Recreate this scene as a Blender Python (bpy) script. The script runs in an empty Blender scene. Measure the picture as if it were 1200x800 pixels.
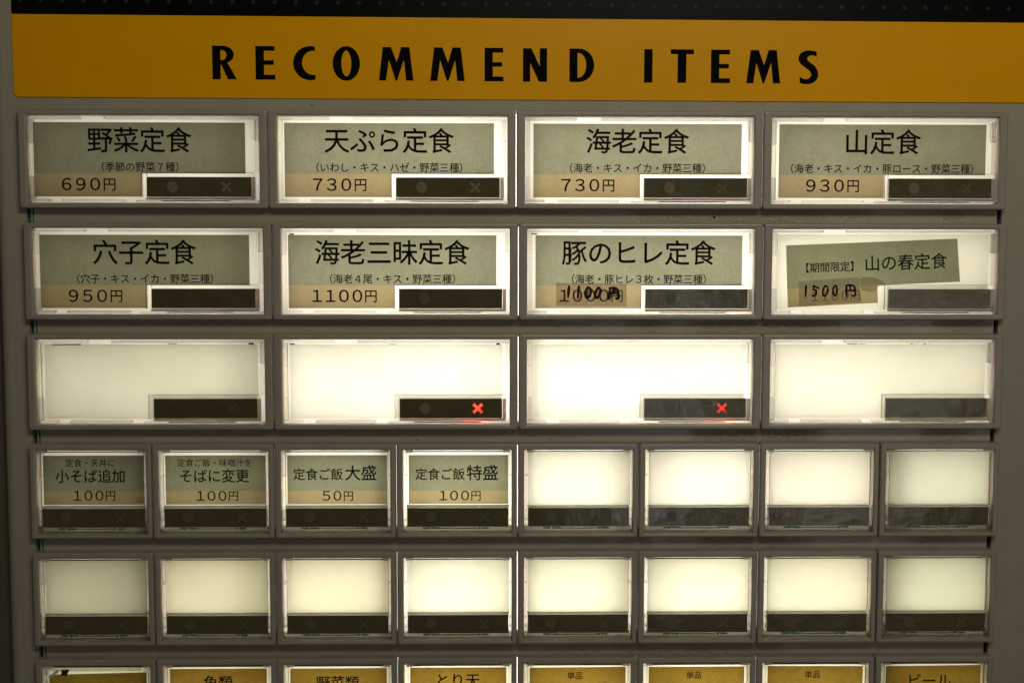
import bpy, bmesh, math, random
from mathutils import Matrix, Vector
random.seed(7)
sc = bpy.context.scene
MM = 0.001
ZB = 1.30                      # height of the panel centre above the floor

# ------------------------------------------------------------------ camera
def panel_matrix():            # panel axes (x right, y up, d towards viewer) -> world
    return Matrix(((1, 0, 0, 0), (0, 0, -1, 0), (0, 1, 0, 0), (0, 0, 0, 1)))
cam_d = bpy.data.cameras.new("camera")
cam = bpy.data.objects.new("camera", cam_d)
sc.collection.objects.link(cam)
sc.camera = cam
cam_d.sensor_width = 36.0
cam_d.sensor_fit = 'HORIZONTAL'
cam_d.lens = 36.0 * 1400.0 / 1200.0
cam_d.clip_start = 0.01
cam_d.clip_end = 20.0
RX, RY = 0.0751987, 0.0164788
R = Matrix.Rotation(RY, 4, 'Y') @ Matrix.Rotation(RX, 4, 'X')
T = Matrix.Translation(Vector((1.599 * MM, -14.0356 * MM, -352.35 * MM)))
cam.matrix_world = Matrix.Translation((0, 0, ZB)) @ panel_matrix() @ (T @ R).inverted()

# ------------------------------------------------------------------ world, exposure, lamps
w = bpy.data.worlds.new("World"); sc.world = w; w.use_nodes = True
w.node_tree.nodes["Background"].inputs[0].default_value = (1.0, 0.86, 0.62, 1)
w.node_tree.nodes["Background"].inputs[1].default_value = 0.035
sc.view_settings.view_transform = 'Standard'
sc.view_settings.look = 'None'
sc.view_settings.exposure = 0
sc.view_settings.gamma = 1

def area(name, x, y, d, sx, sy, power, col, tx=0, ty=0, td=0):
    l = bpy.data.lights.new(name, 'AREA'); l.shape = 'RECTANGLE'
    l.size = sx * MM; l.size_y = sy * MM; l.energy = power; l.color = col
    o = bpy.data.objects.new(name, l); sc.collection.objects.link(o)
    p = Vector((x * MM, -d * MM, ZB + y * MM)); t = Vector((tx * MM, -td * MM, ZB + ty * MM))
    o.location = p
    o.rotation_euler = (t - p).to_track_quat('-Z', 'Z').to_euler()
    return o
area("ceiling_lamp", 78, 245, 330, 200, 70, 0.45, (1.0, 0.90, 0.69), 30, 60)
area("shop_window_lamp", 222, -160, 1200, 62, 430, 0.20, (0.92, 0.97, 0.97), 60, 0)  # unseen strip light, added for reflections in the right-hand windows and strips
area("street_lamp_glow", 462, -170, 1200, 48, 430, 0.19, (1.0, 0.96, 0.88), 60, 0)  # second added strip light, placed for the reflections further right
area("far_street_lamp", 585, -150, 1200, 36, 400, 0.13, (1.0, 0.90, 0.78), 60, 0)  # third added strip light, for more glints on windows and ripples

# ------------------------------------------------------------------ materials
def mat(name):
    m = bpy.data.materials.new(name); m.use_nodes = True
    nt = m.node_tree; nt.nodes.clear()
    out = nt.nodes.new('ShaderNodeOutputMaterial')
    return m, nt, out
def N(nt, t, **kw):
    n = nt.nodes.new(t)
    for k, v in kw.items():
        if k.startswith('i_'):
            key = k[2:].replace('_', ' ')
            n.inputs[key].default_value = v
        else: setattr(n, k, v)
    return n
def noise(nt, scale, detail=3, rough=.5, vec=None):
    tc = N(nt, 'ShaderNodeTexCoord'); n = N(nt, 'ShaderNodeTexNoise')
    n.inputs['Scale'].default_value = scale; n.inputs['Detail'].default_value = detail
    n.inputs['Roughness'].default_value = rough
    if vec:
        mp = N(nt, 'ShaderNodeMapping'); mp.inputs['Scale'].default_value = vec
        nt.links.new(tc.outputs['Object'], mp.inputs[0]); nt.links.new(mp.outputs[0], n.inputs['Vector'])
    else: nt.links.new(tc.outputs['Object'], n.inputs['Vector'])
    return n.outputs['Fac']
def ramp(nt, fac, stops):
    r = N(nt, 'ShaderNodeValToRGB'); nt.links.new(fac, r.inputs[0])
    e = r.color_ramp.elements
    e[0].position, e[0].color = stops[0][0], (*stops[0][1], 1)
    e[1].position, e[1].color = stops[-1][0], (*stops[-1][1], 1)
    for p, c in stops[1:-1]:
        x = e.new(p); x.color = (*c, 1)
    return r.outputs[0]
def plastic(name, col, rough=.45, var=.08, bump=.15, bscale=2500, spec=.5, dirt=None):
    m, nt, out = mat(name)
    b = N(nt, 'ShaderNodeBsdfPrincipled'); b.inputs['Roughness'].default_value = rough
    b.inputs['Specular IOR Level'].default_value = spec
    f = noise(nt, 90, 5, .6)
    lo = tuple(c * (1 - var) for c in col); hi = tuple(c * (1 + var) for c in col)
    c = ramp(nt, f, [(.3, lo), (.7, hi)])
    if dirt:
        f2 = noise(nt, 420, 4, .75)
        d = ramp(nt, f2, [(.66, (1, 1, 1)), (.74, dirt)])
        mx = N(nt, 'ShaderNodeMixRGB', blend_type='MULTIPLY'); mx.inputs[0].default_value = 1
        nt.links.new(c, mx.inputs[1]); nt.links.new(d, mx.inputs[2]); c = mx.outputs[0]
    nt.links.new(c, b.inputs['Base Color'])
    if bump:
        bp = N(nt, 'ShaderNodeBump'); bp.inputs['Strength'].default_value = bump; bp.inputs['Distance'].default_value = .0001
        nt.links.new(noise(nt, bscale, 2), bp.inputs['Height']); nt.links.new(bp.outputs[0], b.inputs['Normal'])
    nt.links.new(b.outputs[0], out.inputs[0])
    return m
M = {}
M['housing'] = plastic('housing_plastic', (.340, .303, .262), .33, .07, .12, 3000, .6, (.75, .68, .6))
M['face'] = plastic('painted_face_sheet', (.355, .338, .275), .55, .05, .35, 1400, .35, (.8, .76, .66))
M['black'] = plastic('black_printed_acrylic', (.004, .004, .005), .35, .2, 0, 2500, .06)
M['dots'] = plastic('grey_printed_dots', (.024, .024, .024), .5, .1, 0, spec=.1)
M['ink'] = plastic('black_ink', (.003, .003, .002), .7, .1, 0, spec=.05)
M['marker'] = plastic('brown_marker_ink', (.016, .004, .003), .6, .1, 0, spec=.2)
M['pcb'] = plastic('green_board', (.010, .085, .035), .4, .3, 0)
M['dark'] = plastic('dark_backing', (.02, .018, .014), .7, .1, 0)
M['white'] = plastic('white_reflector', (.82, .80, .76), .7, .03, 0)
M['frost'] = plastic('frosted_ledge_plastic', (.42, .37, .33), .35, .15, .3, 900)
M['brass'] = plastic('solder_contact', (.75, .70, .40), .3, .1, 0)
M['shade'] = plastic('dark_brown_side_paint', (.10, .09, .07), .6, .1, .2)  # darker than the face sheet: shade of the turned-back side put into the colour
M['rust'] = plastic('rust_spot', (.05, .018, .008), .8, .3, 0)

# orange acrylic, faint mottling and hairline scratches
m, nt, out = mat('orange_printed_acrylic'); M['orange'] = m
b = N(nt, 'ShaderNodeBsdfPrincipled', i_Roughness=.28); b.inputs['Specular IOR Level'].default_value = .10
nt.links.new(ramp(nt, noise(nt, 60, 6, .65), [(.25, (.80, .375, .0)), (.75, (.86, .41, .0))]), b.inputs['Base Color'])
nt.links.new(ramp(nt, noise(nt, 40, 4, .6, (1, 1, 6)), [(.35, (.30,) * 3), (.7, (.46,) * 3)]), b.inputs['Roughness'])
bp = N(nt, 'ShaderNodeBump'); bp.inputs['Strength'].default_value = .08; bp.inputs['Distance'].default_value = .0003
nt.links.new(noise(nt, 35, 3), bp.inputs['Height']); nt.links.new(bp.outputs[0], b.inputs['Normal'])
nt.links.new(b.outputs[0], out.inputs[0])

# spacer strip: clear moulding over beige backing, patches of rippled surface
m, nt, out = mat('rippled_spacer_plastic'); M['strip'] = m
b = N(nt, 'ShaderNodeBsdfPrincipled'); b.inputs['Specular IOR Level'].default_value = .6
nt.links.new(ramp(nt, noise(nt, 70, 5), [(.3, (.37, .352, .285)), (.7, (.42, .40, .325))]), b.inputs['Base Color'])
b.inputs['Roughness'].default_value = .20
tc = N(nt, 'ShaderNodeTexCoord')
nz = N(nt, 'ShaderNodeTexNoise'); nz.inputs['Scale'].default_value = 950; nz.inputs['Detail'].default_value = 3; nz.inputs['Distortion'].default_value = 1.5
nt.links.new(tc.outputs['Object'], nz.inputs['Vector'])
msk = ramp(nt, noise(nt, 22, 2, .5, (1, 1, .2)), [(.47, (.10,) * 3), (.54, (1,) * 3)])
mul = N(nt, 'ShaderNodeMath', operation='MULTIPLY')
sx = N(nt, 'ShaderNodeSeparateXYZ'); nt.links.new(tc.outputs['Object'], sx.inputs[0])
mr = N(nt, 'ShaderNodeMapRange'); mr.inputs['From Min'].default_value = .0; mr.inputs['From Max'].default_value = .03; nt.links.new(sx.outputs[0], mr.inputs[0])
mul0 = N(nt, 'ShaderNodeMath', operation='MULTIPLY'); nt.links.new(mr.outputs[0], mul0.inputs[0]); nt.links.new(msk, mul0.inputs[1])
nt.links.new(nz.outputs[0], mul.inputs[0]); nt.links.new(mul0.outputs[0], mul.inputs[1])
bp = N(nt, 'ShaderNodeBump'); bp.inputs['Strength'].default_value = 1; bp.inputs['Distance'].default_value = .0007
nt.links.new(mul.outputs[0], bp.inputs['Height']); nt.links.new(bp.outputs[0], b.inputs['Normal'])
nt.links.new(b.outputs[0], out.inputs[0])

# smoked status window
m, nt, out = mat('smoked_window_plastic'); M['smoke'] = m
b = N(nt, 'ShaderNodeBsdfPrincipled'); b.inputs['Specular IOR Level'].default_value = .6
nt.links.new(ramp(nt, noise(nt, 260, 4, .6), [(.3, (.080, .070, .031)), (.7, (.100, .088, .043))]), b.inputs['Base Color'])
nt.links.new(ramp(nt, noise(nt, 200, 5, .7, (1, 1, 3)), [(.3, (.10,) * 3), (.7, (.24,) * 3)]), b.inputs['Roughness'])
bp = N(nt, 'ShaderNodeBump'); bp.inputs['Strength'].default_value = .5; bp.inputs['Distance'].default_value = .0006
nt.links.new(noise(nt, 90, 5), bp.inputs['Height']); nt.links.new(bp.outputs[0], b.inputs['Normal'])
nt.links.new(b.outputs[0], out.inputs[0])
M['mark'] = plastic('unlit_indicator_mark', (.165, .14, .10), .35, .15, 0, spec=.4)
M['mark_dim'] = plastic('faint_indicator_mark', (.115, .098, .055), .35, .15, 0, spec=.4)
M['mark_blue'] = plastic('bluish_indicator_mark', (.102, .104, .072), .35, .15, 0, spec=.4)

# clear acrylic
m, nt, out = mat('clear_acrylic'); M['glass'] = m
b = N(nt, 'ShaderNodeBsdfGlass', i_IOR=1.47); b.inputs['Roughness'].default_value = .03; b.inputs['Color'].default_value = (.97, .95, .92, 1)
bp = N(nt, 'ShaderNodeBump'); bp.inputs['Strength'].default_value = .12; bp.inputs['Distance'].default_value = .0003
nt.links.new(noise(nt, 60, 1, .5), bp.inputs['Height']); nt.links.new(bp.outputs[0], b.inputs['Normal'])
tr = N(nt, 'ShaderNodeBsdfTransparent'); oi = N(nt, 'ShaderNodeObjectInfo'); nt.links.new(oi.outputs['Color'], tr.inputs[0])
mx = N(nt, 'ShaderNodeMixShader'); mx.inputs[0].default_value = .66
nt.links.new(b.outputs[0], mx.inputs[1]); nt.links.new(tr.outputs[0], mx.inputs[2]); nt.links.new(mx.outputs[0], out.inputs[0])
m, nt, out = mat('green_tinted_sheet_edge'); M['edge'] = m
b = N(nt, 'ShaderNodeBsdfPrincipled', i_Roughness=.15); b.inputs['Base Color'].default_value = (.20, .36, .28, 1)
nt.links.new(b.outputs[0], out.inputs[0])
# thin clear front cover
m, nt, out = mat('thin_clear_cover'); M['cover'] = m
tr = N(nt, 'ShaderNodeBsdfTransparent'); tr.inputs[0].default_value = (.975, .972, .95, 1)
gl = N(nt, 'ShaderNodeBsdfGlossy'); gl.inputs['Roughness'].default_value = .22
fr = N(nt, 'ShaderNodeFresnel'); fr.inputs[0].default_value = 1.45
mx = N(nt, 'ShaderNodeMixShader')
fm = N(nt, 'ShaderNodeMath', operation='MULTIPLY'); fm.inputs[1].default_value = .22; nt.links.new(fr.outputs[0], fm.inputs[0])
nt.links.new(fm.outputs[0], mx.inputs[0]); nt.links.new(tr.outputs[0], mx.inputs[1]); nt.links.new(gl.outputs[0], mx.inputs[2])
nt.links.new(mx.outputs[0], out.inputs[0])
# tape: tinted clear film
def tape(name, col):
    m, nt, out = mat(name)
    tr = N(nt, 'ShaderNodeBsdfTransparent')
    lo = tuple(c * .86 for c in col)
    nt.links.new(ramp(nt, noise(nt, 500, 5, .7), [(.3, lo), (.7, col)]), tr.inputs[0])
    gl = N(nt, 'ShaderNodeBsdfGlossy'); gl.inputs['Roughness'].default_value = .25
    mx = N(nt, 'ShaderNodeMixShader'); mx.inputs[0].default_value = .04
    nt.links.new(tr.outputs[0], mx.inputs[1]); nt.links.new(gl.outputs[0], mx.inputs[2]); nt.links.new(mx.outputs[0], out.inputs[0])
    return m
M['tape'] = tape('clear_brownish_tape', (.72, .66, .60))
M['smudge'] = tape('smudged_glue', (.70, .66, .56))
M['clear_tape'] = tape('thin_clear_tape', (.86, .88, .80))
# lit sheets: translucent diffuser and papers; colour varies with the object's own colour (backlight level put into the tint, plus yellowing)
def lit(name, c0, c1, scale, tr=1.0, fibre=None):
    m, nt, out = mat(name)
    t = N(nt, 'ShaderNodeBsdfTranslucent'); d = N(nt, 'ShaderNodeBsdfDiffuse')
    c = ramp(nt, noise(nt, scale, 5, .65), [(.3, c0), (.7, c1)])
    sp = ramp(nt, noise(nt, 900, 3, .7), [(.73, (1, 1, 1)), (.77, (.62, .56, .45))])
    q = N(nt, 'ShaderNodeMixRGB', blend_type='MULTIPLY'); q.inputs[0].default_value = 1
    nt.links.new(c, q.inputs[1]); nt.links.new(sp, q.inputs[2]); c = q.outputs[0]
    if fibre:
        f = ramp(nt, noise(nt, 1500, 5, .75), [(.30, (fibre,) * 3), (.65, (1, 1, 1))])
        q = N(nt, 'ShaderNodeMixRGB', blend_type='MULTIPLY'); q.inputs[0].default_value = 1
        nt.links.new(c, q.inputs[1]); nt.links.new(f, q.inputs[2]); c = q.outputs[0]
    oi = N(nt, 'ShaderNodeObjectInfo'); q = N(nt, 'ShaderNodeMixRGB', blend_type='MULTIPLY'); q.inputs[0].default_value = 1
    nt.links.new(c, q.inputs[1]); nt.links.new(oi.outputs['Color'], q.inputs[2]); c = q.outputs[0]
    nt.links.new(c, t.inputs[0]); nt.links.new(c, d.inputs[0])
    mx = N(nt, 'ShaderNodeMixShader'); mx.inputs[0].default_value = 1 - tr
    nt.links.new(t.outputs[0], mx.inputs[1]); nt.links.new(d.outputs[0], mx.inputs[2]); nt.links.new(mx.outputs[0], out.inputs[0])
    return m
M['diffuser'] = lit('milky_diffuser', (.80, .79, .74), (.84, .83, .79), 30, .95)
M['insert'] = lit('white_blank_insert', (.79, .785, .72), (.90, .895, .85), 26, .97)
M['green'] = lit('sage_green_paper', (.236, .238, .170), (.282, .280, .204), 160, .92, .80)
M['tan'] = lit('tan_paper', (.355, .285, .165), (.400, .322, .190), 160, .92, .84)
M['mustard'] = lit('mustard_paper', (.29, .185, .030), (.345, .222, .043), 160, .94, .74)

def emis(name, col, s):
    m, nt, out = mat(name); e = N(nt, 'ShaderNodeEmission')
    e.inputs[0].default_value = (*col, 1); e.inputs[1].default_value = s
    if 'red' in name:      # uneven LED behind the cut-out
        f = ramp(nt, noise(nt, 420, 2), [(.38, (.45, .45, .45)), (.62, (1, 1, 1))]); k = N(nt, 'ShaderNodeMath', operation='MULTIPLY'); k.inputs[1].default_value = s * 1.5
        nt.links.new(f, k.inputs[0]); nt.links.new(k.outputs[0], e.inputs[1])
    nt.links.new(e.outputs[0], out.inputs[0]); return m
M['tube'] = emis('fluorescent_tube', (1, .965, .87), 7.8)
M['tube_dim'] = emis('old_fluorescent_tube', (1, .95, .84), 3.7)
M['red'] = emis('lit_red_cross', (1, .055, .03), 1.9)
M['red_dim'] = emis('dimmer_lit_red_cross', (1, .05, .035), .80)

# ------------------------------------------------------------------ mesh helpers (mm, local axes x right, y up, d towards viewer)
def V(x, y, d): return (x * MM, -d * MM, y * MM)
def new_obj(name, me, m, parent=None, smooth=False):
    if m and not me.materials: me.materials.append(m)
    o = bpy.data.objects.new(name, me); sc.collection.objects.link(o)
    if parent: o.parent = parent
    return o
def mesh(name, verts, faces):
    me = bpy.data.meshes.new(name); me.from_pydata(verts, [], faces); me.update(); return me
def fixn(me):
    bm = bmesh.new(); bm.from_mesh(me); bmesh.ops.recalc_face_normals(bm, faces=bm.faces); bm.to_mesh(me); bm.free(); return me
def boxes(name, bl, bev=0):
    """bl: list of (x0,y0,x1,y1,d0,d1)"""
    bm = bmesh.new()
    for x0, y0, x1, y1, d0, d1 in bl:
        r = bmesh.ops.create_cube(bm, size=1)
        mt = Matrix.Translation(Vector(V((x0 + x1) / 2, (y0 + y1) / 2, (d0 + d1) / 2))) @ Matrix.Diagonal((abs(x1 - x0) * MM, abs(d1 - d0) * MM, abs(y1 - y0) * MM, 1))
        bmesh.ops.transform(bm, matrix=mt, verts=r['verts'])
    if bev: bmesh.ops.bevel(bm, geom=list(bm.edges), offset=bev * MM, segments=2, affect='EDGES')
    me = bpy.data.meshes.new(name); bm.to_mesh(me); bm.free(); return me
def rrect(x0, y0, x1, y1, r, d, n=4):
    pts = []
    for cx, cy, a0 in ((x1 - r, y1 - r, 0), (x0 + r, y1 - r, 90), (x0 + r, y0 + r, 180), (x1 - r, y0 + r, 270)):
        for i in range(n + 1):
            a = math.radians(a0 + 90 * i / n); pts.append(V(cx + r * math.cos(a), cy + r * math.sin(a), d))
    return pts
def loft(name, loops, close=False, cap0=False, cap1=False):
    n = len(loops[0]); vs = [p for l in loops for p in l]; fs = []
    K = len(loops)
    for k in range(K if close else K - 1):
        a, b_ = k * n, ((k + 1) % K) * n
        for i in range(n):
            j = (i + 1) % n; fs.append((a + i, a + j, b_ + j, b_ + i))
    if cap0: fs.append(tuple(range(n)))
    if cap1: fs.append(tuple((K - 1) * n + i for i in range(n)))
    return fixn(mesh(name, vs, fs))
def poly(name, pts, d):
    return mesh(name, [V(x, y, d) for x, y in pts], [tuple(range(len(pts)))])
def disc(name, x, y, r, d, n=24):
    return poly(name, [(x + r * math.cos(2 * math.pi * i / n), y + r * math.sin(2 * math.pi * i / n)) for i in range(n)], d)
def cross(name, x, y, s, wd, d):
    bl = [];  k = .7071
    pts = []
    a, t = s / 2, wd / 2
    base = [(t, t), (a, t), (a, -t), (t, -t), (t, -a), (-t, -a), (-t, -t), (-a, -t), (-a, t), (-t, t), (-t, a), (t, a)]
    pts = [(x + (px - py) * k, y + (px + py) * k) for px, py in base]
    me = bpy.data.meshes.new(name)
    vs = [V(px, py, d) for px, py in pts]
    fs = [(0, 3, 6, 9), (0, 1, 2, 3), (3, 4, 5, 6), (6, 7, 8, 9), (9, 10, 11, 0)]
    me.from_pydata(vs, [], fs); me.update(); return me

GLYPH = {}
def glyph(ch, wt):
    k = (ch, wt)
    if k not in GLYPH:
        cu = bpy.data.curves.new('glyph', 'FONT'); cu.body = ch; cu.size = 1.0
        cu.offset = wt; cu.resolution_u = 3
        ob = bpy.data.objects.new('glyph', cu); sc.collection.objects.link(ob)
        dg = bpy.context.evaluated_depsgraph_get()
        me = bpy.data.meshes.new_from_object(ob.evaluated_get(dg))
        GLYPH[k] = ([(v.co.x, v.co.y) for v in me.vertices], [tuple(p.vertices) for p in me.polygons])
        bpy.data.objects.remove(ob); bpy.data.meshes.remove(me); bpy.data.curves.remove(cu)
    return GLYPH[k]
def text_mesh(items, d):
    """items: (string, centre x, centre y, em mm, weight, pitch mm, x-stretch, rot deg); full-width cells"""
    vs, fs = [], []
    for s, cx, cy, em, wt, pitch, sx, rot in items:
        n = len(s); a = math.radians(rot)
        for i, ch in enumerate(s):
            gv, gf = glyph(ch, 0)
            k9 = [(0, 0)] if wt <= 0 else [(wt * math.cos(q * math.pi / 3 + .5), wt * math.sin(q * math.pi / 3 + .5)) for q in range(6)]
            for q, (ax, ay) in enumerate(k9):
              base = len(vs)
              for gx, gy in gv:
                gx += ax; gy += ay
                st = sx if '\uff10' <= ch <= '\uff19' else 1
                hs = 1.16 if st != 1 else 1; lx = (gx - .5) * em * st + (i - (n - 1) / 2) * pitch; ly = (gy - (.368 if st != 1 else .38)) * em * hs
                vs.append(V(cx + lx * math.cos(a) - ly * math.sin(a), cy + lx * math.sin(a) + ly * math.cos(a), d + q * .001))
              fs += [tuple(base + k for k in f) for f in gf]
    return mesh('lettering', vs, fs)
def strokes_mesh(name, strokes, wd, d):
    vs, fs = [], []
    random.seed(len(strokes))
    for si, st in enumerate(strokes):
        dd = d + si * .004
        pts = []
        for i in range(len(st) - 1):
            for k in range(4): 
                t = k / 4; pts.append((st[i][0] * (1 - t) + st[i + 1][0] * t, st[i][1] * (1 - t) + st[i + 1][1] * t))
        pts.append(st[-1])
        for _ in range(2):
            pts = [pts[0]] + [((pts[i-1][0] + 2*pts[i][0] + pts[i+1][0]) / 4, (pts[i-1][1] + 2*pts[i][1] + pts[i+1][1]) / 4) for i in range(1, len(pts) - 1)] + [pts[-1]]
        L, Rr = [], []
        for i, (x, y) in enumerate(pts):
            x2, y2 = pts[min(i + 1, len(pts) - 1)]; x1, y1 = pts[max(i - 1, 0)]
            dx, dy = x2 - x1, y2 - y1; l = math.hypot(dx, dy) or 1
            h = wd / 2 * (1 + .18 * math.sin(i * 1.3 + si)) * (.75 if i in (0, len(pts) - 1) else 1)
            L.append((x - dy / l * h, y + dx / l * h)); Rr.append((x + dy / l * h, y - dx / l * h))
        b0 = len(vs); n = len(pts)
        vs += [V(x, y, dd) for x, y in L] + [V(x, y, dd) for x, y in Rr]
        fs += [(b0 + i, b0 + i + 1, b0 + n + i + 1, b0 + n + i) for i in range(n - 1)]
        for (x, y) in (pts[0], pts[-1]):
            b1 = len(vs); vs += [V(x + wd * .42 * math.cos(q * math.pi / 5), y + wd * .42 * math.sin(q * math.pi / 5), dd + .002) for q in range(10)]
            fs.append(tuple(range(b1, b1 + 10)))
    return mesh(name, vs, fs)

def thing(name, x, y, label, cat, group=None, d=0):
    o = bpy.data.objects.new(name, None); sc.collection.objects.link(o)
    o.empty_display_size = .005
    o.location = (x * MM, -d * MM, ZB + y * MM); o['label'] = label; o['category'] = cat
    if group: o['group'] = group
    return o

# ------------------------------------------------------------------ machine front: painted sheet, spacer strips, light box
RP, HH = 32.4345, 28.32
def rowtop(r): return 2.5 * RP - r * RP
front = thing('machine_front_panel', 0, 0, 'dull beige painted metal front panel of the ticket machine, framing all the lit buttons', 'machine panel')
XL, XR, YT, YB = -143.6, 143.4, 81.4, -124
me = boxes('face_sheet', [(-152.6, -135, XL, 125, -12, -3), (XR, -135, 190, 125, -12, -3), (XL, YT, XR, 125, -12, -3), (XL, -135, XR, YB, -12, -3)])
bm = bmesh.new(); bm.from_mesh(me)
es = [e for e in bm.edges if all(v.co.x < -.1525 and abs(v.co.y - .003) < 1e-5 for v in e.verts)]
bmesh.ops.bevel(bm, geom=es, offset=.0032, segments=6, affect='EDGES', profile=.5)
bm.to_mesh(me); bm.free()
for p in me.polygons: p.use_smooth = False
new_obj('face_sheet', me, M['face'], front)
new_obj('side_return', boxes('side_return', [(-170, -135, -158, 125, -30, -14), (-158, -135, -152.2, 125, -60, -7)], .8), M['shade'], front)
# light box behind
new_obj('light_box', boxes('light_box', [(-150, -134, 150, 124, -72, -70), (-150, -134, -147.5, 124, -70, -12.2), (147.5, -134, 150, 124, -70, -12.2),
                                          (-147.5, 121, 147.5, 124, -70, -12.2), (-147.5, -134, 147.5, -131, -70, -12.2)]), M['white'], front)
def tube(x, y0, y1, d, r, m):
    loops = [[V(x + r * math.cos(2 * math.pi * k / 14), y, d + r * math.sin(2 * math.pi * k / 14)) for k in range(14)] for y in (y0, y1)]
    return new_obj('fluorescent_tube', loft('fluorescent_tube', loops, cap0=True, cap1=True), m, front, )
tube(-14, -122, 100, -54, 8, M['tube']); tube(70, -122, 100, -54, 8, M['tube']); tube(-88, -122, 100, -54, 8, M['tube_dim'])
# strips between the rows
for r in range(5):
    y1 = rowtop(r) - HH + .9; y0 = rowtop(r + 1) - .9
    new_obj('spacer_strip', boxes('spacer_strip', [(-141.6, y0, 142.35, y1, -4.4, -3.6)], .12), M['strip'], front)
    new_obj('spacer_edge', boxes('spacer_edge', [(-142.6, y0, -141.9, y1, -5, -3.5)], .1), M['edge'], front)
    new_obj('strip_backing', boxes('strip_backing', [(-147, y0 + .1, 147, y1 - .1, -12.2, -5.2)]), M['dark'], front)
o = disc('rust_spot', 58.2, 50.6, .42, -3.57, 10); new_obj('rust_spot', o, M['rust'], front)
random.seed(3)
vs = [(x, y) for x, y in [(-86, 50.3), (-30, -15.7), (10, -15.2), (60, -77.8), (-102, -78.8), (-60, 82.8), (30, 82.6), (12, 18.3)]]
bm = bmesh.new()
for x, y in vs:
    r_ = random.uniform(.12, .3); c = [bm.verts.new(V(x + r_ * math.cos(k) * (1 + random.uniform(-.3, .6)), y + r_ * .6 * math.sin(k), -2.97 if y > 82 else -3.56)) for k in range(6)]
    bm.faces.new(c)
me = bpy.data.meshes.new('grime_speck'); bm.to_mesh(me); bm.free()
o = new_obj('grime_speck', me, M['dark'], front); o['kind'] = 'stuff'

# ------------------------------------------------------------------ header sign
sign = thing('header_sign', 0, 100, 'wide orange and black acrylic sign reading RECOMMEND ITEMS above the top row of buttons', 'sign', d=-3)
def sy(y): return y - 100
def slab(name, pts, d0, d1):
    n = len(pts)
    vs = [V(x, y, d0) for x, y in pts] + [V(x, y, d1) for x, y in pts]
    fs = [tuple(range(n)), tuple(range(n, 2 * n))] + [(i, (i + 1) % n, n + (i + 1) % n, n + i) for i in range(n)]
    return fixn(mesh(name, vs, fs))
yl_t, yr_t, yl_b, yr_b = sy(108.45), sy(107.2), sy(84.90), sy(84.15)
X0s, X1s = -146.0, 189.0
sl_t = (yr_t - yl_t) / 295.; sl_b = (yr_b - yl_b) / 295.
c = [(X0s + 1.6 * (1 - math.cos(a)), yl_b + 1.6 * (1 - math.sin(a))) for a in [math.radians(90 * k / 5) for k in range(6)]]
pts = [(X0s, yl_t), *[(x, y) for x, y in c], (X1s, yl_b + sl_b * 335), (X1s, yl_t + sl_t * 335)]
new_obj('orange_band', slab('orange_band', pts, .02, .4), M['orange'], sign)
pts = [(X0s, yl_t + .02), (X1s, yl_t + sl_t * 335 + .02), (X1s, sy(124)), (X0s, sy(124))]
new_obj('black_band', slab('black_band', pts, .02, .4), M['black'], sign)
bm = bmesh.new()
for i in range(55):
    x = -143.58 + i * 6.105
    if x > 186: break
    y = sy(112.35) - (x + 143.58) * .0038
    bm.faces.new([bm.verts.new(V(x + .62 * math.cos(2 * math.pi * k / 16), y + .62 * math.sin(2 * math.pi * k / 16), .43)) for k in range(16)])
    y += 6.0
    bm.faces.new([bm.verts.new(V(x + .62 * math.cos(2 * math.pi * k / 16), y + .62 * math.sin(2 * math.pi * k / 16), .43)) for k in range(16)])
me = bpy.data.meshes.new('dot_rows'); bm.to_mesh(me); bm.free(); new_obj('printed_dots', me, M['dots'], sign)

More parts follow.
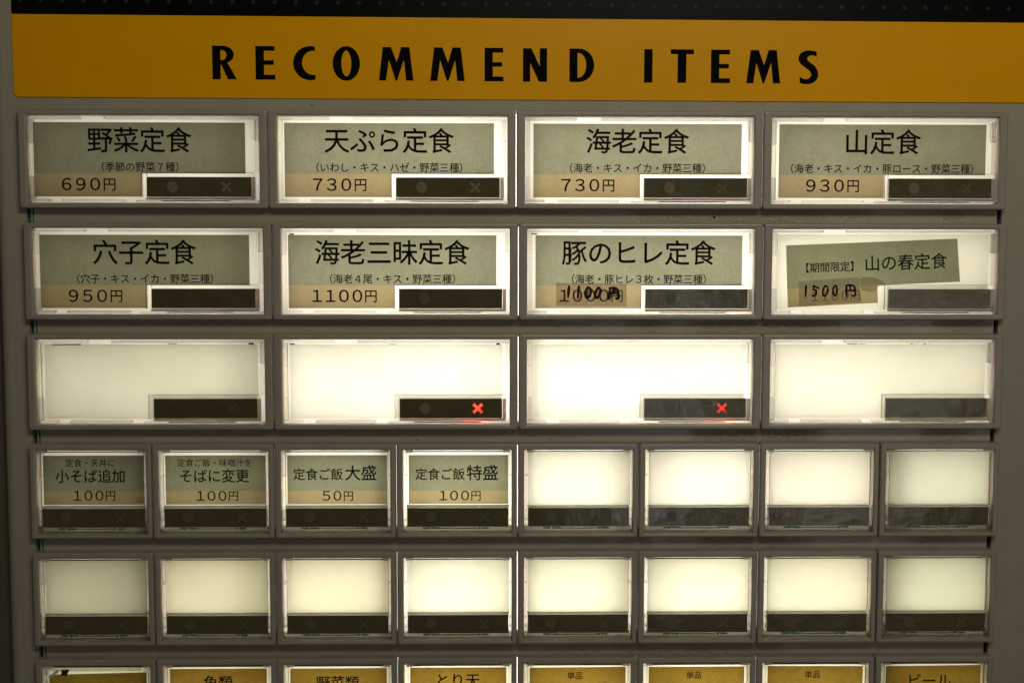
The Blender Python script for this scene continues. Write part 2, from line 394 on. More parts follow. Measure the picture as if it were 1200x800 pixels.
sc_l = [[(0, 10), (9, 13), (16, 14)], [(10, 8.9), (22, 12.2)], [(18, 13.6), (30, 10.8), (38, 8.9)], [(34, 12), (47, 10)], [(-20, 12.6), (-6, 9.4)], [(60, 13), (78, 11.8)]]
o = new_obj('hairline_scratch', strokes_mesh('hairline_scratch', sc_l, .08, .44), M['dots'], sign); o['kind'] = 'stuff'
def arc(cx, cy, rx, ry, a0, a1, n=10): return [(cx + rx * math.cos(math.radians(a0 + (a1 - a0) * k / n)), cy + ry * math.sin(math.radians(a0 + (a1 - a0) * k / n))) for k in range(n + 1)]
def letter(ch):                # unit cap height, returns loops (outer, holes) in em where 1 = cap height
    if ch == 'I': return [[(0, 0), (.25, 0), (.25, 1), (0, 1)]], .25
    if ch == 'E': return [[(0, 0), (.58, 0), (.58, .145), (.25, .145), (.25, .44), (.54, .44), (.54, .575), (.25, .575), (.25, .86), (.57, .86), (.57, 1), (0, 1)]], .58
    if ch == 'T': return [[(.21, 0), (.47, 0), (.47, .86), (.69, .86), (.69, 1), (0, 1), (0, .86), (.21, .86)]], .69
    if ch == 'N': return [[(0, 0), (.215, 0), (.215, .56), (.47, 0), (.71, 0), (.71, 1), (.495, 1), (.495, .46), (.25, 1), (0, 1)]], .71
    if ch == 'M': return [[(0, 0), (.215, 0), (.30, .62), (.50, 0), (.545, 0), (.745, .62), (.81, 0), (1.03, 0), (.91, 1), (.665, 1), (.535, .55), (.365, 1), (.12, 1)]], 1.03
    if ch == 'D': return [[(0, 0), (.28, 0)] + arc(.28, .5, .46, .5, -90, 90, 18) + [(0, 1)], [(.24, .13)] + arc(.27, .5, .235, .37, -90, 90, 14) + [(.24, .87)]], .74
    if ch == 'O': return [arc(.415, .5, .415, .515, 0, 360, 36)[:-1], arc(.415, .5, .15, .385, 0, 360, 30)[:-1]], .83
    if ch == 'R': return [[(0, 0), (.245, 0), (.245, .43), (.27, .43), (.46, 0), (.73, 0), (.45, .50)] + arc(.30, .735, .345, .265, -52, 90, 14) + [(0, 1)],
                          [(.245, .57), (.28, .57)] + arc(.28, .72, .145, .15, -90, 90, 10) + [(.245, .87)]], .73
    if ch == 'C': return [[(.66, .02), (.66, .18)] + arc(.60, .51, .335, .36, -80, -280, 18) + [(.65, .84), (.65, .985)] + arc(.52, .50, .52, .51, 75, 284, 26)], .66
    if ch == 'S':
        return [[(.05, .03), (.05, .20)] + arc(.24, .27, .16, .135, -110, 20, 8) + [(.36, .38), (.20, .50), (.08, .58)] + arc(.30, .76, .30, .24, 205, 80, 12) + [(.45, .99), (.56, .96), (.56, .80)]
                 + arc(.42, .745, .15, .11, 50, 195, 8) + [(.31, .68), (.40, .61), (.52, .53)] + arc(.31, .28, .31, .29, 35, -95, 14) + [(.18, -.01)]], .64
def letter_mesh(ch, x, y, hgt, wid, d):
    loops, w0 = letter(ch)
    cu = bpy.data.curves.new('letter', 'CURVE'); cu.dimensions = '2D'; cu.fill_mode = 'BOTH'
    cu.extrude = 0
    for lp in loops:
        sp = cu.splines.new('POLY'); sp.points.add(len(lp) - 1); sp.use_cyclic_u = True
        for k, (px, py) in enumerate(lp): sp.points[k].co = (px, py, 0, 1)
    ob = bpy.data.objects.new('letter', cu); sc.collection.objects.link(ob)
    me0 = bpy.data.meshes.new_from_object(ob.evaluated_get(bpy.context.evaluated_depsgraph_get()))
    vs = [V(x + v.co.x * wid / w0, y + v.co.y * hgt, d) for v in me0.vertices]; fs = [tuple(p.vertices) for p in me0.polygons]
    bpy.data.objects.remove(ob); bpy.data.curves.remove(cu); bpy.data.meshes.remove(me0)
    return mesh('letter', vs, fs)
for ch, a, b_, y in [('R', -88.58, -81.49, 90.09), ('E', -76.09, -70.41, 90.04), ('C', -65.23, -58.77, 90.0), ('O', -53.76, -45.83, 89.95), ('M', -40.38, -30.33, 89.9),
                     ('M', -25.5, -15.43, 89.84), ('E', -9.64, -4.15, 89.78), ('N', 1.52, 8.54, 89.73), ('D', 15.06, 22.29, 89.68), ('I', 36.87, 39.32, 89.59),
                     ('T', 44.59, 51.39, 89.56), ('E', 56.43, 62.06, 89.51), ('M', 66.81, 76.79, 89.47), ('S', 82.02, 88.11, 89.41)]:
    new_obj('letter', letter_mesh(ch, a, sy(y), 9.6, b_ - a, .43), M['ink'], sign)

# ------------------------------------------------------------------ shared button meshes (built once per size, local origin = centre of the button front)
W_L, W_S = 71.72, 35.72
class Lay:
    def __init__(s, w): s.w = w
    def x(s, v): return v - s.w / 2
    def y(s, v): return HH / 2 - v
def housing_mesh(w, o):
    hx, hy = w / 2, HH / 2
    def L(i, r, d): return rrect(-hx + i, -hy + i, hx - i, hy - i, r, d)
    ox0, oy0, ox1, oy1 = o
    def O(g, r, d): return rrect(-hx + ox0 - g, hy - oy1 - g, -hx + ox1 + g, hy - oy0 + g, r, d)
    b = HH - oy1
    me = loft('housing', [L(.7, .3, -12), L(.7, .3, -3.3), L(0, .5, -3.2), L(0, .6, -.7), L(.08, .6, -.3), L(.25, .6, -.08), L(.5, .5, 0), O(.45, .3, 0), O(.15, .25, -.12), O(0, .2, -.4), O(0, .2, -12)])
    for p in me.polygons: p.use_smooth = False
    return me
OL = (2.45, 1.6, 69.3, 26.7); OS = (1.85, 1.95, 34.1, 27.05)
def ring(name, x0, y0, x1, y1, tx0, ty0, tx1, ty1, d0, d1, l, r=.2):
    a = lambda d, q=0: rrect(l.x(x0) + q, l.y(y1) + q, l.x(x1) - q, l.y(y0) - q, r, d, 2)
    b = lambda d, q=0: rrect(l.x(x0 + tx0) - q, l.y(y1 - ty1) - q, l.x(x1 - tx1) + q, l.y(y0 + ty0) + q, r * .6, d, 2)
    return loft(name, [a(d1), a(d0 - .15), a(d0, .15), b(d0, .15), b(d0 - .15), b(d1)], close=True)
lL, lS = Lay(W_L), Lay(W_S)
def bx(l, x0, y0, x1, y1, d0, d1): return (l.x(x0), l.y(y1), l.x(x1), l.y(y0), d0, d1)
ME = {}
ME['housingL'] = housing_mesh(W_L, OL); ME['housingS'] = housing_mesh(W_S, OS)
LB = [(2.75, 1.95, 17.5, 2.62), (24.6, 1.95, 69.0, 2.62), (2.75, 25.62, 8.2, 26.3), (12.1, 25.62, 29.9, 26.3), (33.5, 25.92, 69.0, 26.35),
      (2.75, 2.7, 3.85, 9.5), (2.75, 9.6, 3.85, 18.9), (2.75, 19.0, 3.85, 25.55), (68.15, 2.7, 69.0, 8.7), (68.0, 8.8, 69.0, 17.8), (67.95, 2.7, 68.08, 8.7)]
for k, q in enumerate(LB): ME['rimL%d' % k] = boxes('rim_bar', [bx(lL, *q, -2.9, -.3)], .10)
SB = [(2.05, 2.85, 2.9, 9.7), (2.05, 9.85, 2.9, 20.1), (2.05, 20.25, 2.9, 23.0), (2.05, 23.15, 2.9, 25.5), (33.4, 2.85, 33.98, 9.7), (33.4, 9.85, 33.98, 20.1), (33.4, 20.25, 33.98, 23.0), (33.4, 23.15, 33.98, 25.5)]
for k, q in enumerate(SB): ME['rimS%d' % k] = boxes('rim_bar', [bx(lS, *q, -4.2, -.3)], .10)
ME['coverL'] = poly('lens_cover', [(lL.x(3.6), lL.y(25.9)), (lL.x(68.0), lL.y(25.9)), (lL.x(68.0), lL.y(2.4)), (lL.x(3.6), lL.y(2.4))], -.62)
ME['coverS'] = poly('lens_cover', [(lS.x(3.0), lS.y(19.2)), (lS.x(33.2), lS.y(19.2)), (lS.x(33.2), lS.y(2.4)), (lS.x(3.0), lS.y(2.4))], -.62)
def sheet(name, l, x0, y0, x1, y1, d): return poly(name, [(l.x(x0), l.y(y1)), (l.x(x1), l.y(y1)), (l.x(x1), l.y(y0)), (l.x(x0), l.y(y0))], d)
ME['diffL'] = sheet('diffuser', lL, 2.3, 1.4, 69.5, 27, -3.3)
ME['diffS'] = sheet('diffuser', lS, 1.7, 1.7, 34.4, 27.3, -4.3)
ME['insL'] = sheet('blank_insert', lL, 4.5, 3.1, 67.1, 25.2, -1.9)
ME['insS'] = sheet('blank_insert', lS, 3.2, 2.8, 33.2, 18.8, -1.8)
ME['winL'] = boxes('status_window', [bx(lL, 37.3, 19.2, 67.6, 24.95, -3.0, -1.1)], .06)
ME['winS'] = boxes('status_window', [bx(lS, 3.0, 19.5, 33.2, 25.1, -4.0, -1.1)], .06)
ME['winrimL'] = boxes('window_rim', [bx(lL, 36.1, 18.15, 37.15, 25.3, -2.9, -.55), bx(lL, 37.2, 18.15, 68.7, 19.05, -2.9, -.6)], .06)
ME['winrimS'] = boxes('window_rim', [bx(lS, 2.9, 18.95, 33.3, 19.42, -3.6, -.7)], .06)
ME['ledgeL'] = boxes('window_ledge', [bx(lL, 37.2, 25.08, 68.75, 25.80, -1.5, -1.05), bx(lL, 67.75, 19.2, 68.8, 25.04, -1.6, -1.0)], .05)
ME['pcbL'] = boxes('circuit_board_edge', [bx(lL, 41.6, 25.98, 61.4, 26.25, -1.6, -1.1)], 0)
ME['pcbS'] = boxes('circuit_board_edge', [bx(lS, 7.6, 25.32, 12.6, 25.72, -1.5, -1.1), bx(lS, 24.0, 25.32, 27.2, 25.72, -1.5, -1.1), bx(lS, 12.6, 25.5, 24, 25.66, -1.45, -1.1)], 0)
ME['padS'] = boxes('contact_pad', [bx(lS, 9.9, 25.3, 10.1, 25.85, -3, -.9), bx(lS, 24.8, 25.3, 25.0, 25.85, -3, -.9), bx(lS, 13, 25.78, 24, 25.88, -3, -.95)], 0)
ME['padL'] = boxes('contact_pad', [bx(lL, 50.0, 26.0, 50.2, 26.35, -3, -1.3), bx(lL, 52.1, 26.0, 52.25, 26.35, -3, -1.3)], 0)
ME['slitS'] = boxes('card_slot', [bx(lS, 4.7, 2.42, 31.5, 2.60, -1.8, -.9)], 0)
ME['clipS'] = boxes('corner_clip', [bx(lS, 2.6, 2.2, 4.7, 2.75, -2.5, -.6)], .1)
ME['clipS2'] = boxes('corner_clip', [bx(lS, 31.5, 2.2, 33.6, 2.75, -2.5, -.6)], .1)
ME['botS'] = sheet('bottom_strip', lS, 1.8, 25.3, 34.2, 27.2, -4.0)  # added sheet that dims the diffuser showing below the window
ME['seamS0'] = boxes('seam_line', [bx(lS, 3.02, 2.95, 3.12, 18.8, -1.2, -.9)]); ME['seamS1'] = boxes('seam_line', [bx(lS, 33.26, 2.95, 33.36, 18.8, -1.2, -.9)])
ME['seamL0'] = boxes('seam_line', [bx(lL, 4.0, 2.95, 4.09, 25.4, -.8, -.6)]); ME['seamL1'] = boxes('seam_line', [bx(lL, 35.9, 18.0, 36.02, 25.2, -.8, -.6)]); ME['seamL2'] = boxes('seam_line', [bx(lL, 35.9, 17.88, 68.5, 17.99, -.8, -.6)])
ME['lug1'] = boxes('lug', [bx(lL, 17.7, 1.80, 24.4, 2.40, -1.4, -.5)], .05)
ME['lug2'] = boxes('lug', [bx(lL, 8.3, 25.95, 12.0, 26.45, -1.4, -.5)], .05)
ME['lug3'] = boxes('lug', [bx(lL, 30.0, 25.95, 33.4, 26.45, -1.4, -.5)], .05)
ME['post'] = boxes('snap_post', [bx(lL, 67.3, 3.0, 68.0, 8.6, -2.8, -.3)], .12)
def P(name, key, m, par, col=None):
    me = ME[key]
    if not me.materials: me.materials.append(M[m])
    o = bpy.data.objects.new(name, me); sc.collection.objects.link(o); o.parent = par
    if col: o.color = (*col, 1)
    return o
def card(l, x0, y0, x1, y1, ys, win, par, m1='green', m2='tan', col=(1, 1, 1), d=-1.7):
    """printed card, upper field m1 and lower field m2; the window covers the lower right on wide buttons"""
    if ys: pts = [(x0, y0, x1, ys, m1), (x0, ys, win or x1, y1, m2)]
    else: pts = [(x0, y0, x1, y1, m1)]
    vs, fs = [], []
    me = bpy.data.meshes.new('menu_card')
    for a, b_, c_, e, m in pts:
        k = len(vs); vs += [V(l.x(a), l.y(e), d), V(l.x(c_), l.y(e), d), V(l.x(c_), l.y(b_), d), V(l.x(a), l.y(b_), d)]; fs.append((k, k + 1, k + 2, k + 3))
    me.from_pydata(vs, [], fs)
    for i, q in enumerate(pts): me.materials.append(M[q[4]]); me.polygons[i].material_index = i
    me.update()
    o = bpy.data.objects.new('menu_card', me); sc.collection.objects.link(o); o.parent = par; o.color = (*col, 1)
    return o
rnd = random.Random(11)
def PK(bright):            # tint of one moulded clear bar: nearly clear, or pinkish-grey where it is thick
    v = rnd.uniform(.90, 1.0) if bright else rnd.uniform(.70, .95)
    return (v, v * rnd.uniform(.965, 1.0), v * rnd.uniform(.91, .98))
G1 = 'wide lit ticket buttons of the upper three rows'
G2 = 'small lit ticket buttons of the lower rows'
def wide(r, c, label, dx, diff=(1, 1, 1), dot='mark_dim', crs='mark_dim', red=None, blank=None):
    x = (2 * c - 4) * 36 + 36 + dx; y = rowtop(r) - HH / 2
    t = thing('ticket_button', x, y, label, 'ticket button', G1)
    P('housing', 'housingL', 'housing', t)
    for k in range(len(LB)): P('rim_bar', 'rimL%d' % k, 'glass', t, PK(k in (6, 9)))
    P('lens_cover', 'coverL', 'cover', t); P('diffuser', 'diffL', 'diffuser', t, diff)
    wdw = P('status_window', 'winL', 'smoke', t)
    P('window_rim', 'winrimL', 'glass', t); P('window_ledge', 'ledgeL', 'glow', t)
    P('circuit_board_edge', 'pcbL', 'pcb', t); P('contact_pad', 'padL', 'brass', t)
    for k in ('lug1', 'lug2', 'lug3'): P('lug', k, 'glass', t, (1, 1, .98))
    P('snap_post', 'post', 'glass', t)
    for k in ('seamL0', 'seamL1', 'seamL2')[0 if blank else 1:]: P('seam_line', k, 'seam', t)
    if blank: P('blank_insert', 'insL', 'insert', t, blank)
    if dot: new_obj('status_dot', disc('status_dot', lL.x(44.8), lL.y(22.05), 1.65, -1.07), M[dot], wdw)
    if red:
        new_obj('status_cross', cross('status_cross', lL.x(60.4), lL.y(22.05), 3.6, .78, -1.06), M[red], wdw)
        l = bpy.data.lights.new('cross_led', 'AREA'); l.shape = 'RECTANGLE'; l.size = .009; l.size_y = .0005; l.color = (1, .04, .02); l.energy = .0022 if red == 'red' else .0011
        o = bpy.data.objects.new('cross_led', l); sc.collection.objects.link(o); o.parent = t; o.location = V(lL.x(59.6), lL.y(25.45), -2.8); o.rotation_euler = (math.radians(90), 0, 0)
    elif crs: new_obj('status_cross', cross('status_cross', lL.x(60.4), lL.y(22.05), 3.6, .78, -1.07), M[crs], wdw)
    return t
M['faded'] = lit('price_ink_under_tape', (.10, .09, .06), (.12, .11, .075), 160, .9)
M['glow'] = lit('pinkish_translucent_ledge', (.74, .66, .62), (.84, .76, .72), 200, .85)
M['glow2'] = lit('greenish_translucent_ledge', (.20, .20, .15), (.27, .27, .20), 200, .75)
M['lugp'] = lit('pale_translucent_lug', (.93, .91, .86), (.95, .94, .9), 60, .95)
m, nt, out = mat('smoky_seam'); M['seam'] = m
q = N(nt, 'ShaderNodeBsdfTransparent'); q.inputs[0].default_value = (.50, .47, .40, 1); nt.links.new(q.outputs[0], out.inputs[0])
M['frostw'] = plastic('pale_lug_plastic', (.78, .75, .68), .3, .05, 0)
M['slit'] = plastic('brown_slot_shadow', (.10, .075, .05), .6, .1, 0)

TW, SW, PW = .011, .011, .012
def title(s, x=35.3, y=8.55, em=7.7): return (s, lL.x(x), lL.y(y), em, TW, em * .985, 1, 0)
def sub(s, x=35.4, y=16.3, em=2.95): return (s, lL.x(x), lL.y(y), em, SW, em * .985, 1, 0)
def price(s, x=20.7, y=21.3, p=4.15): return (s, lL.x(x), lL.y(y), 4.05, PW, p, 1.28, 0)
def lettering(items, par, d=-1.64): return new_obj('lettering', text_mesh(items, d), M['ink'], par)

rows = [
 (0, 0, '野菜定食', '（季節の野菜７種）', '６９０円', 'top-left wide lit button reading 野菜定食 at 690円, scuffed green card', (.76, .77, .77), 'mark', 'mark'),
 (0, 1, '天ぷら定食', '（いわし・キス・ハゼ・野菜三種）', '７３０円', 'wide tempura button reading 天ぷら定食 at 730円, second in the top row', (1, 1, 1), 'mark', 'mark'),
 (0, 2, '海老定食', '（海老・キス・イカ・野菜三種）', '７３０円', 'wide lit button with only the four large characters 海老定食, third in the top row', (1, 1, 1), 'mark', 'mark_dim'),
 (0, 3, '山定食', '（海老・キス・イカ・豚ロース・野菜三種）', '９３０円', 'top-right wide lit button reading 山定食 at 930円', (1, 1, 1), 'mark', 'mark_dim'),
 (1, 0, '穴子定食', '（穴子・キス・イカ・野菜三種）', '９５０円', 'wide lit button reading 穴子定食 at 950円, left end of the second row', (.80, .81, .79), None, None),
 (1, 1, '海老三昧定食', '（海老４尾・キス・野菜三種）', '１１００円', 'wide lit button reading 海老三昧定食 at 1100円', (1, 1, 1), 'mark_blue', None),
 (1, 2, '豚のヒレ定食', '（海老・豚ヒレ３枚・野菜三種）', None, 'wide lit button reading 豚のヒレ定食 with a handwritten 1100円 on tape over its old price', (1, 1, 1), 'mark_dim', None),
]
for r, c, a, b_, pr, lab, tint, dt, cr in rows:
    t = wide(r, c, lab, (-.45, .25)[r], dot=dt, crs=cr, diff=tuple(.5 + .5 * q for q in tint))
    sh = -.2 if (r, c) == (0, 0) else 0
    cd = card(lL, 4.9 + sh, 3.5, 65.9, 24.9, 18.2, 36.05, t, col=tint)
    it = [title(a), sub(b_, em=2.95 if len(b_) < 19 else 2.93)]
    if pr: it.append(price(pr, 20.7 if len(pr) == 4 else 21.1, p=4.15 if len(pr) == 4 else 3.95))
    if (r, c) == (0, 0): it[2] = price(pr, 20.2)
    lettering(it, cd)
    if (r, c) == (1, 2):
        cx, cy = t.location.x / MM, t.location.z / MM - ZB / MM
        pale = (price('１０００円', 21.2, 21.15, 3.9))
        new_obj('old_price', text_mesh([pale], -1.63), M['faded'], cd)
        q = [(11.42, 31.27), (32.15, 30.96), (32.21, 24.40), (11.45, 24.47)]
        tp = new_obj('tape_patch', poly('tape_patch', [(x - cx, y - cy) for x, y in q[::-1]], -1.50), M['tape'], cd)
        hw = [[(15.21, 30.28), (14.92, 27.02)], [(18.12, 30.17), (17.79, 26.91)], [(20.69, 29.94), (19.88, 28.54), (20.12, 27.14), (20.71, 26.79), (21.51, 27.84), (21.74, 29.47), (20.69, 29.94)], [(23.72, 29.82), (22.91, 28.31), (22.92, 27.14), (23.5, 26.68), (24.2, 27.84), (24.53, 29.47), (23.72, 29.82)], [(27.21, 29.71), (27.12, 26.45)], [(27.21, 29.71), (29.54, 29.71), (29.92, 26.45), (29.1, 26.68)], [(28.49, 29.71), (28.39, 28.2)], [(27.22, 28.2), (29.67, 28.31)]]
        new_obj('handwriting', strokes_mesh('handwriting', [[(x - cx, y - cy) for x, y in s_] for s_ in hw], .80, -1.4), M['marker'], cd)
# limited-season button: crooked cut card, tape, marker price
t = wide(1, 3, 'wide lit button with a crooked cut-out card reading 山の春定食 and a taped handwritten 1500円', .25, dot=None, crs=None, blank=(1.0, 1.0, .97))
cx, cy = t.location.x / MM, t.location.z / MM - ZB / MM
def q_(l): return [(x * .9935 - cx, y - cy) for x, y in l]
me = bpy.data.meshes.new('menu_card')
A = q_([(79.66, 42.31), (130.69, 44.35), (131.88, 31.67), (107.18, 30.60), (80.2, 29.59)])
B = q_([(80.2, 29.59), (107.18, 30.60), (107.43, 25.4), (80.51, 24.02)])
me.from_pydata([V(x, y, -1.5) for x, y in A[::-1] + B[::-1]], [], [(0, 1, 2, 3, 4), (5, 6, 7, 8)])
me.materials.append(M['green']); me.materials.append(M['tan']); me.polygons[1].material_index = 1
cd = bpy.data.objects.new('menu_card', me); sc.collection.objects.link(cd); cd.parent = t; cd.color = (.96, 1.0, .95, 1)
lettering([('【期間限定】', 92.2 - cx, 35.96 - cy, 3.05, .014, 3.0, 1, 2.3), ('山の春定食', 114.65 - cx, 37.45 - cy, 4.95, TW, 4.95, 1, 2.3)], cd, -1.42)
new_obj('old_price', text_mesh([('１１００円', 93.9 - cx, 27.5 - cy, 3.3, -.01, 3.0, 1.2, 2.3)], -1.42), M['faded'], cd)
new_obj('tape_patch', poly('tape_patch', q_([(83.43, 31.76), (101.43, 32.87), (102.5, 25.66), (83.75, 24.3)])[::-1], -1.3), M['tape'], cd)
sm = [(101.6, 32.4), (103, 33.0), (106, 32.9), (108.6, 31.9), (109.8, 30.7), (107.5, 30.2), (106.6, 28.9), (104.6, 28.6), (102.4, 29.2), (101.9, 30.5)]
new_obj('glue_smudge', poly('glue_smudge', q_(sm), -1.35), M['smudge'], cd)
hw = [[(85.76, 30.49), (85.69, 27.31)], [(88.19, 30.49), (87.88, 29.34)], [(87.93, 30.36), (89.61, 29.73)], [(87.88, 29.34), (88.85, 29.09), (88.87, 28.07), (88.25, 27.31), (87.73, 27.69)], [(91.38, 30.49), (90.77, 29.09), (90.88, 27.56), (91.45, 27.31), (92.19, 28.33), (92.29, 30.11), (91.38, 30.49)], [(94.32, 30.49), (93.71, 29.35), (94.0, 27.82), (94.52, 27.36), (95.12, 29.09), (94.84, 30.37), (94.32, 30.49)], [(97.78, 30.62), (97.85, 27.19)], [(97.78, 30.62), (100.28, 30.63), (100.61, 27.31), (99.64, 27.57)], [(98.93, 30.5), (99.04, 29.1)], [(97.86, 29.05), (100.42, 29.1)]]
new_obj('handwriting', strokes_mesh('handwriting', [q_(s_) for s_ in hw], .60, -1.2), M['ink'], cd)

# third row: blank wide buttons
wide(2, 0, 'dim blank wide button at the left end of the third row, under the 穴子定食 button', .25, dot=None, crs='mark_dim', blank=(.86, .87, .82), diff=(.97, .97, .95))
wide(2, 1, 'blank wide button with a bright red cross lit, under the 海老三昧定食 button', .25, dot='mark', red='red', blank=(1, 1, 1))
wide(2, 2, 'blank wide button with a dimmer red cross lit, under the 豚のヒレ定食 button', .25, dot='mark', red='red_dim', blank=(1, 1, 1))
wide(2, 3, 'blank wide button without any cross lit, under the crooked 山の春定食 card', .25, dot=None, crs=None, blank=(1, 1, .97))
# cap-edge refractions put in as coloured slivers along the top edge of blank buttons
M['wire_y'] = plastic('yellow_wire', (.75, .50, .03), .4, .1, 0); M['wire_p'] = plastic('purple_wire', (.12, .05, .30), .4, .1, 0)
M['wire_r'] = plastic('red_wire', (.5, .03, .02), .4, .1, 0); M['wire_b'] = plastic('blue_wire', (.03, .08, .40), .4, .1, 0)
btn = {o['label']: o for o in sc.objects if 'label' in o.keys()}
def wire(lab, x0, x1, m, y=3.0, h=.3):
    par = [o for k, o in btn.items() if lab in k][0]
    new_obj('wire_end', boxes('wire_end', [bx(lL, x0, y, x1, y + h, -1.8, -1.5)], 0), M[m], par)
wire('dim blank wide', 7.0, 15.5, 'dark'); wire('dim blank wide', 12.9, 14.3, 'wire_y', 2.9, .45); wire('dim blank wide', 41, 43.4, 'wire_r', 2.85, .2); wire('dim blank wide', 64.5, 66.0, 'wire_p', 2.7, .5)
wire('bright red cross', 4.6, 6.0, 'wire_p', 2.9, .35); wire('bright red cross', 33.6, 35.8, 'wire_b', 3.0, .18); wire('bright red cross', 65.4, 66.4, 'dark', 2.75, .5)
wire('without any cross', 25.5, 28.5, 'dark', 2.9, .18); wire('without any cross', 29, 31, 'wire_y', 2.9, .18); wire('without any cross', 44.4, 45.1, 'wire_y', 2.85, .4); wire('without any cross', 48.2, 49.0, 'wire_y', 2.85, .4)
wire('reading 豚のヒレ', 3.6, 5.4, 'dark', 2.9, .3); wire('reading 海老三昧', 4.8, 6.2, 'wire_b', 3.1, .35)

def small(r, c, label, dx=.1, diff=(1, 1, 1), ins=None, mark='mark_dim'):
    x = (c - 4) * 36 + 18 + dx; y = rowtop(r) - HH / 2
    t = thing('ticket_button', x, y, label, 'ticket button', G2)
    P('housing', 'housingS', 'housing', t); P('lens_cover', 'coverS', 'cover', t)
    for k in range(len(SB)): P('rim_bar', 'rimS%d' % k, 'glass', t, PK(k in (0, 1, 4, 5)))
    P('bottom_strip', 'botS', 'glow2', t); P('seam_line', 'seamS0', 'seam', t); P('seam_line', 'seamS1', 'seam', t)
    P('diffuser', 'diffS', 'diffuser', t, diff)
    wdw = P('status_window', 'winS', 'smoke', t)
    P('window_rim', 'winrimS', 'frostlit', t)
    P('circuit_board_edge', 'pcbS', 'pcb', t); P('contact_pad', 'padS', 'brass', t)
    P('card_slot', 'slitS', 'slit', t)
    P('corner_clip', 'clipS', 'frostlit', t); P('corner_clip', 'clipS2', 'frostlit', t)
    if ins: P('blank_insert', 'insS', 'insert', t, ins)
    if mark:
        new_obj('status_dot', disc('status_dot', lS.x(10.0), lS.y(22.15), 1.6, -1.07), M[mark], wdw)
        new_obj('status_cross', cross('status_cross', lS.x(26.0), lS.y(22.2), 3.6, .72, -1.07), M[mark], wdw)
    return t
# pale strip of translucent plastic above the windows
M['frostlit'] = lit('lit_translucent_strip', (.88, .87, .80), (.92, .91, .86), 60, .8)
def stitle(s, x, y, em): return (s, lS.x(x), lS.y(y), em, .012, em * .99, 1, 0)
def ssub(s, x, y, em=2.5): return (s, lS.x(x), lS.y(y), em, .004, em * .99, 1, 0)
def sprice(s, x, y=15.75): return (s, lS.x(x), lS.y(y), 3.3, .008, 3.25, 1.3, 0)
small_cards = [
 (0, [ssub('定食・天丼に', 17.5, 5.8), stitle('小そば追加', 17.4, 9.75, 4.2), sprice('１００円', 18.3, 15.6)], 'small lit button reading 小そば追加 at 100円, left end of its row', (.72, .75, .73)),
 (1, [ssub('定食ご飯・味噌汁を', 18.1, 5.8), stitle('そばに変更', 17.9, 9.75, 4.2), sprice('１００円', 18.6, 15.7)], 'small lit button swapping rice for soba, reading そばに変更 at 100円', (.84, .87, .83)),
 (2, [stitle('定食ご飯', 12.6, 9.3, 3.75), stitle('大盛', 25.3, 8.9, 4.85), sprice('５０円', 18.3)], 'small lit large-rice button reading 定食ご飯大盛, the only one priced 50円', (1, 1.03, 1)),
 (3, [stitle('定食ご飯', 12.8, 9.3, 3.75), stitle('特盛', 25.4, 8.9, 4.85), sprice('１００円', 18.6)], 'small lit extra-large-rice button reading 定食ご飯特盛 at 100円', (1, 1.02, .98))]
for c, it, lab, tint in small_cards:
    t = small(3, c, lab, mark='mark_blue' if c == 3 else 'mark_dim', diff=tuple(.5 + .5 * q for q in tint))
    cd = card(lS, 3.5, 3.6, 33.1, 18.35, 14.25, None, t, col=tint, d=-1.5)
    lettering(it, cd, -1.44)
near = ['right beside the 定食ご飯特盛 button', 'second to the right of the 定食ご飯特盛 button', 'third to the right of the 定食ご飯特盛 button', 'right end of the row of the 定食ご飯特盛 button']
adj = ['blank cream small button', 'very bright blank small button', 'blank warm white small button', 'blank greenish small button']
tn = [(.97, .97, .93), (1, 1, .98), (1, .99, .95), (1.0, 1.05, .97)]
for k in range(4): small(3, 4 + k, adj[k] + ', ' + near[k], ins=tn[k], mark='mark_blue' if k < 2 else None)
under = ['under the 小そば追加 button', 'under the そばに変更 button', 'under the 定食ご飯大盛 button', 'under the 定食ご飯特盛 button', 'two to the right of the blank one under 定食ご飯大盛',
         'bright, above the middle one of the three 単品 buttons', 'above the rightmost of the three 単品 buttons', 'above the ビール button']
ad5 = ['dim grey-yellow blank small button', 'pale yellow blank small button', 'cream blank small button', 'bright white blank small button', 'evenly pale blank small button', 'blank small button,', 'warm blank small button', 'greenish blank small button']
t5 = [(.68, .69, .58), (.90, .89, .73), (.96, .95, .80), (.99, 1, .92), (.93, .95, .84), (.99, 1, .89), (.98, .98, .86), (1.0, 1.05, .92)]
for k in range(8): small(4, k, (ad5[k] + ' ' + under[k]), ins=t5[k], mark='mark_blue' if k in (3,) else 'mark_dim')
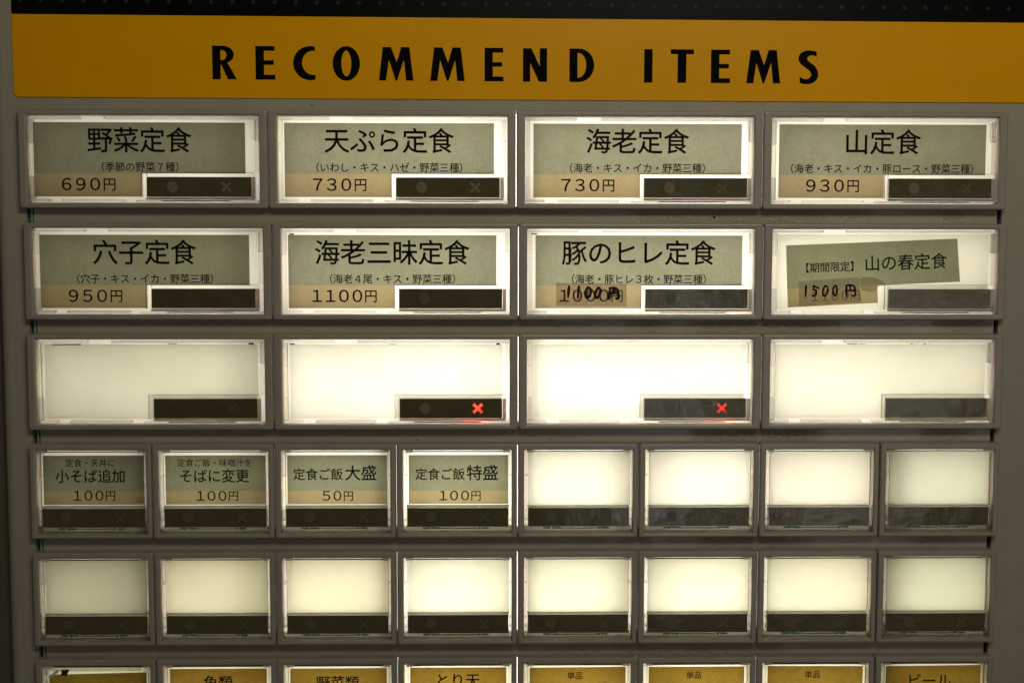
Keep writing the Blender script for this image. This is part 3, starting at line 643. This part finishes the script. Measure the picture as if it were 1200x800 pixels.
# bottom row, mustard cards
bot = [('', 'small button with a tilted blank mustard card and clear tape, at the bottom left corner'),
       ('魚類', 'small button with a mustard card reading 魚類 (fish), beside the tilted blank card'), ('野菜類', 'small button with a mustard card reading 野菜類 (vegetables), between the fish and chicken cards'),
       ('とり天', 'small button with a mustard card reading とり天 (chicken tempura), left of the three 単品 cards'),
       ('単品', 'mustard 単品 button directly right of the chicken tempura card, leftmost of the three 単品'), ('単品', 'mustard 単品 button between two other 単品 buttons'),
       ('単品', 'mustard 単品 button directly left of the beer card, rightmost of the three 単品'), ('ビール', 'small button with a mustard card reading ビール (beer), at the bottom right corner')]
for c, (s, lab) in enumerate(bot):
    t = small(5, c, lab, diff=((.9, .92, .8) if c == 0 else (1, 1, .9)))
    tilt = [(.0, .0)] * 8
    cd = card(lS, 3.6, 3.35, 32.6, 18.4, None, None, t, m1='mustard', col=(.72, .78, .7) if c == 0 else (1, 1, 1), d=-1.5)
    if c == 0:
        me = cd.data; top = [v for v in me.vertices if v.co.z > 0]
        for v in top: v.co.z -= (.0016 if v.co.x < 0 else .0010)
        new_obj('tape_strip', boxes('tape_strip', [bx(lS, 3.6, 2.6, 31, 3.9, -1.3, -1.28)]), M['clear_tape'], cd)
        new_obj('dark_scrap', poly('dark_scrap', [(lS.x(7.2), lS.y(5.2)), (lS.x(8.9), lS.y(5.2)), (lS.x(9.8), lS.y(3.3)), (lS.x(7.3), lS.y(3.3))], -1.2), M['dark'], cd)
        new_obj('folded_tape', poly('folded_tape', [(lS.x(3.6), lS.y(5.4)), (lS.x(4.4), lS.y(5.9)), (lS.x(7.0), lS.y(3.6)), (lS.x(6.0), lS.y(3.3))], -1.1), M['frostw'], cd)
    else:
        for v in cd.data.vertices:
            if v.co.z > 0: v.co.z += .00012 * random.uniform(-1, 1)
        if s == '単品': lettering([stitle(s, 17.3, 5.95, 2.4)], cd, -1.44)
        elif s == '魚類': lettering([stitle(s, 18.0, 7.6, 4.5)], cd, -1.44)
        elif s == '野菜類': lettering([stitle(s, 17.8, 7.8, 4.4)], cd, -1.44)
        elif s == 'とり天': lettering([stitle(s, 17.9, 7.2, 4.6)], cd, -1.44)
        else: lettering([stitle(s, 16.9, 8.0, 4.6)], cd, -1.44)

# the caps of the two left columns sit a little loose, pushed to the left inside their frames
for o in list(sc.objects):
    if o.get('group') == G1:
        dx = -.85 if o.location.x < -.09 else (-.5 if o.location.x < -.01 else 0)
        if dx:
            for ch in o.children:
                if ch.name.split('.')[0] in ('status_window', 'window_rim', 'window_ledge', 'circuit_board_edge', 'contact_pad', 'menu_card', 'cross_led') or (ch.name.startswith('seam_line') and ch.data.name[:9] == 'seam_line' and ch.data is not ME['seamL0']):
                    ch.location.x += dx * MM
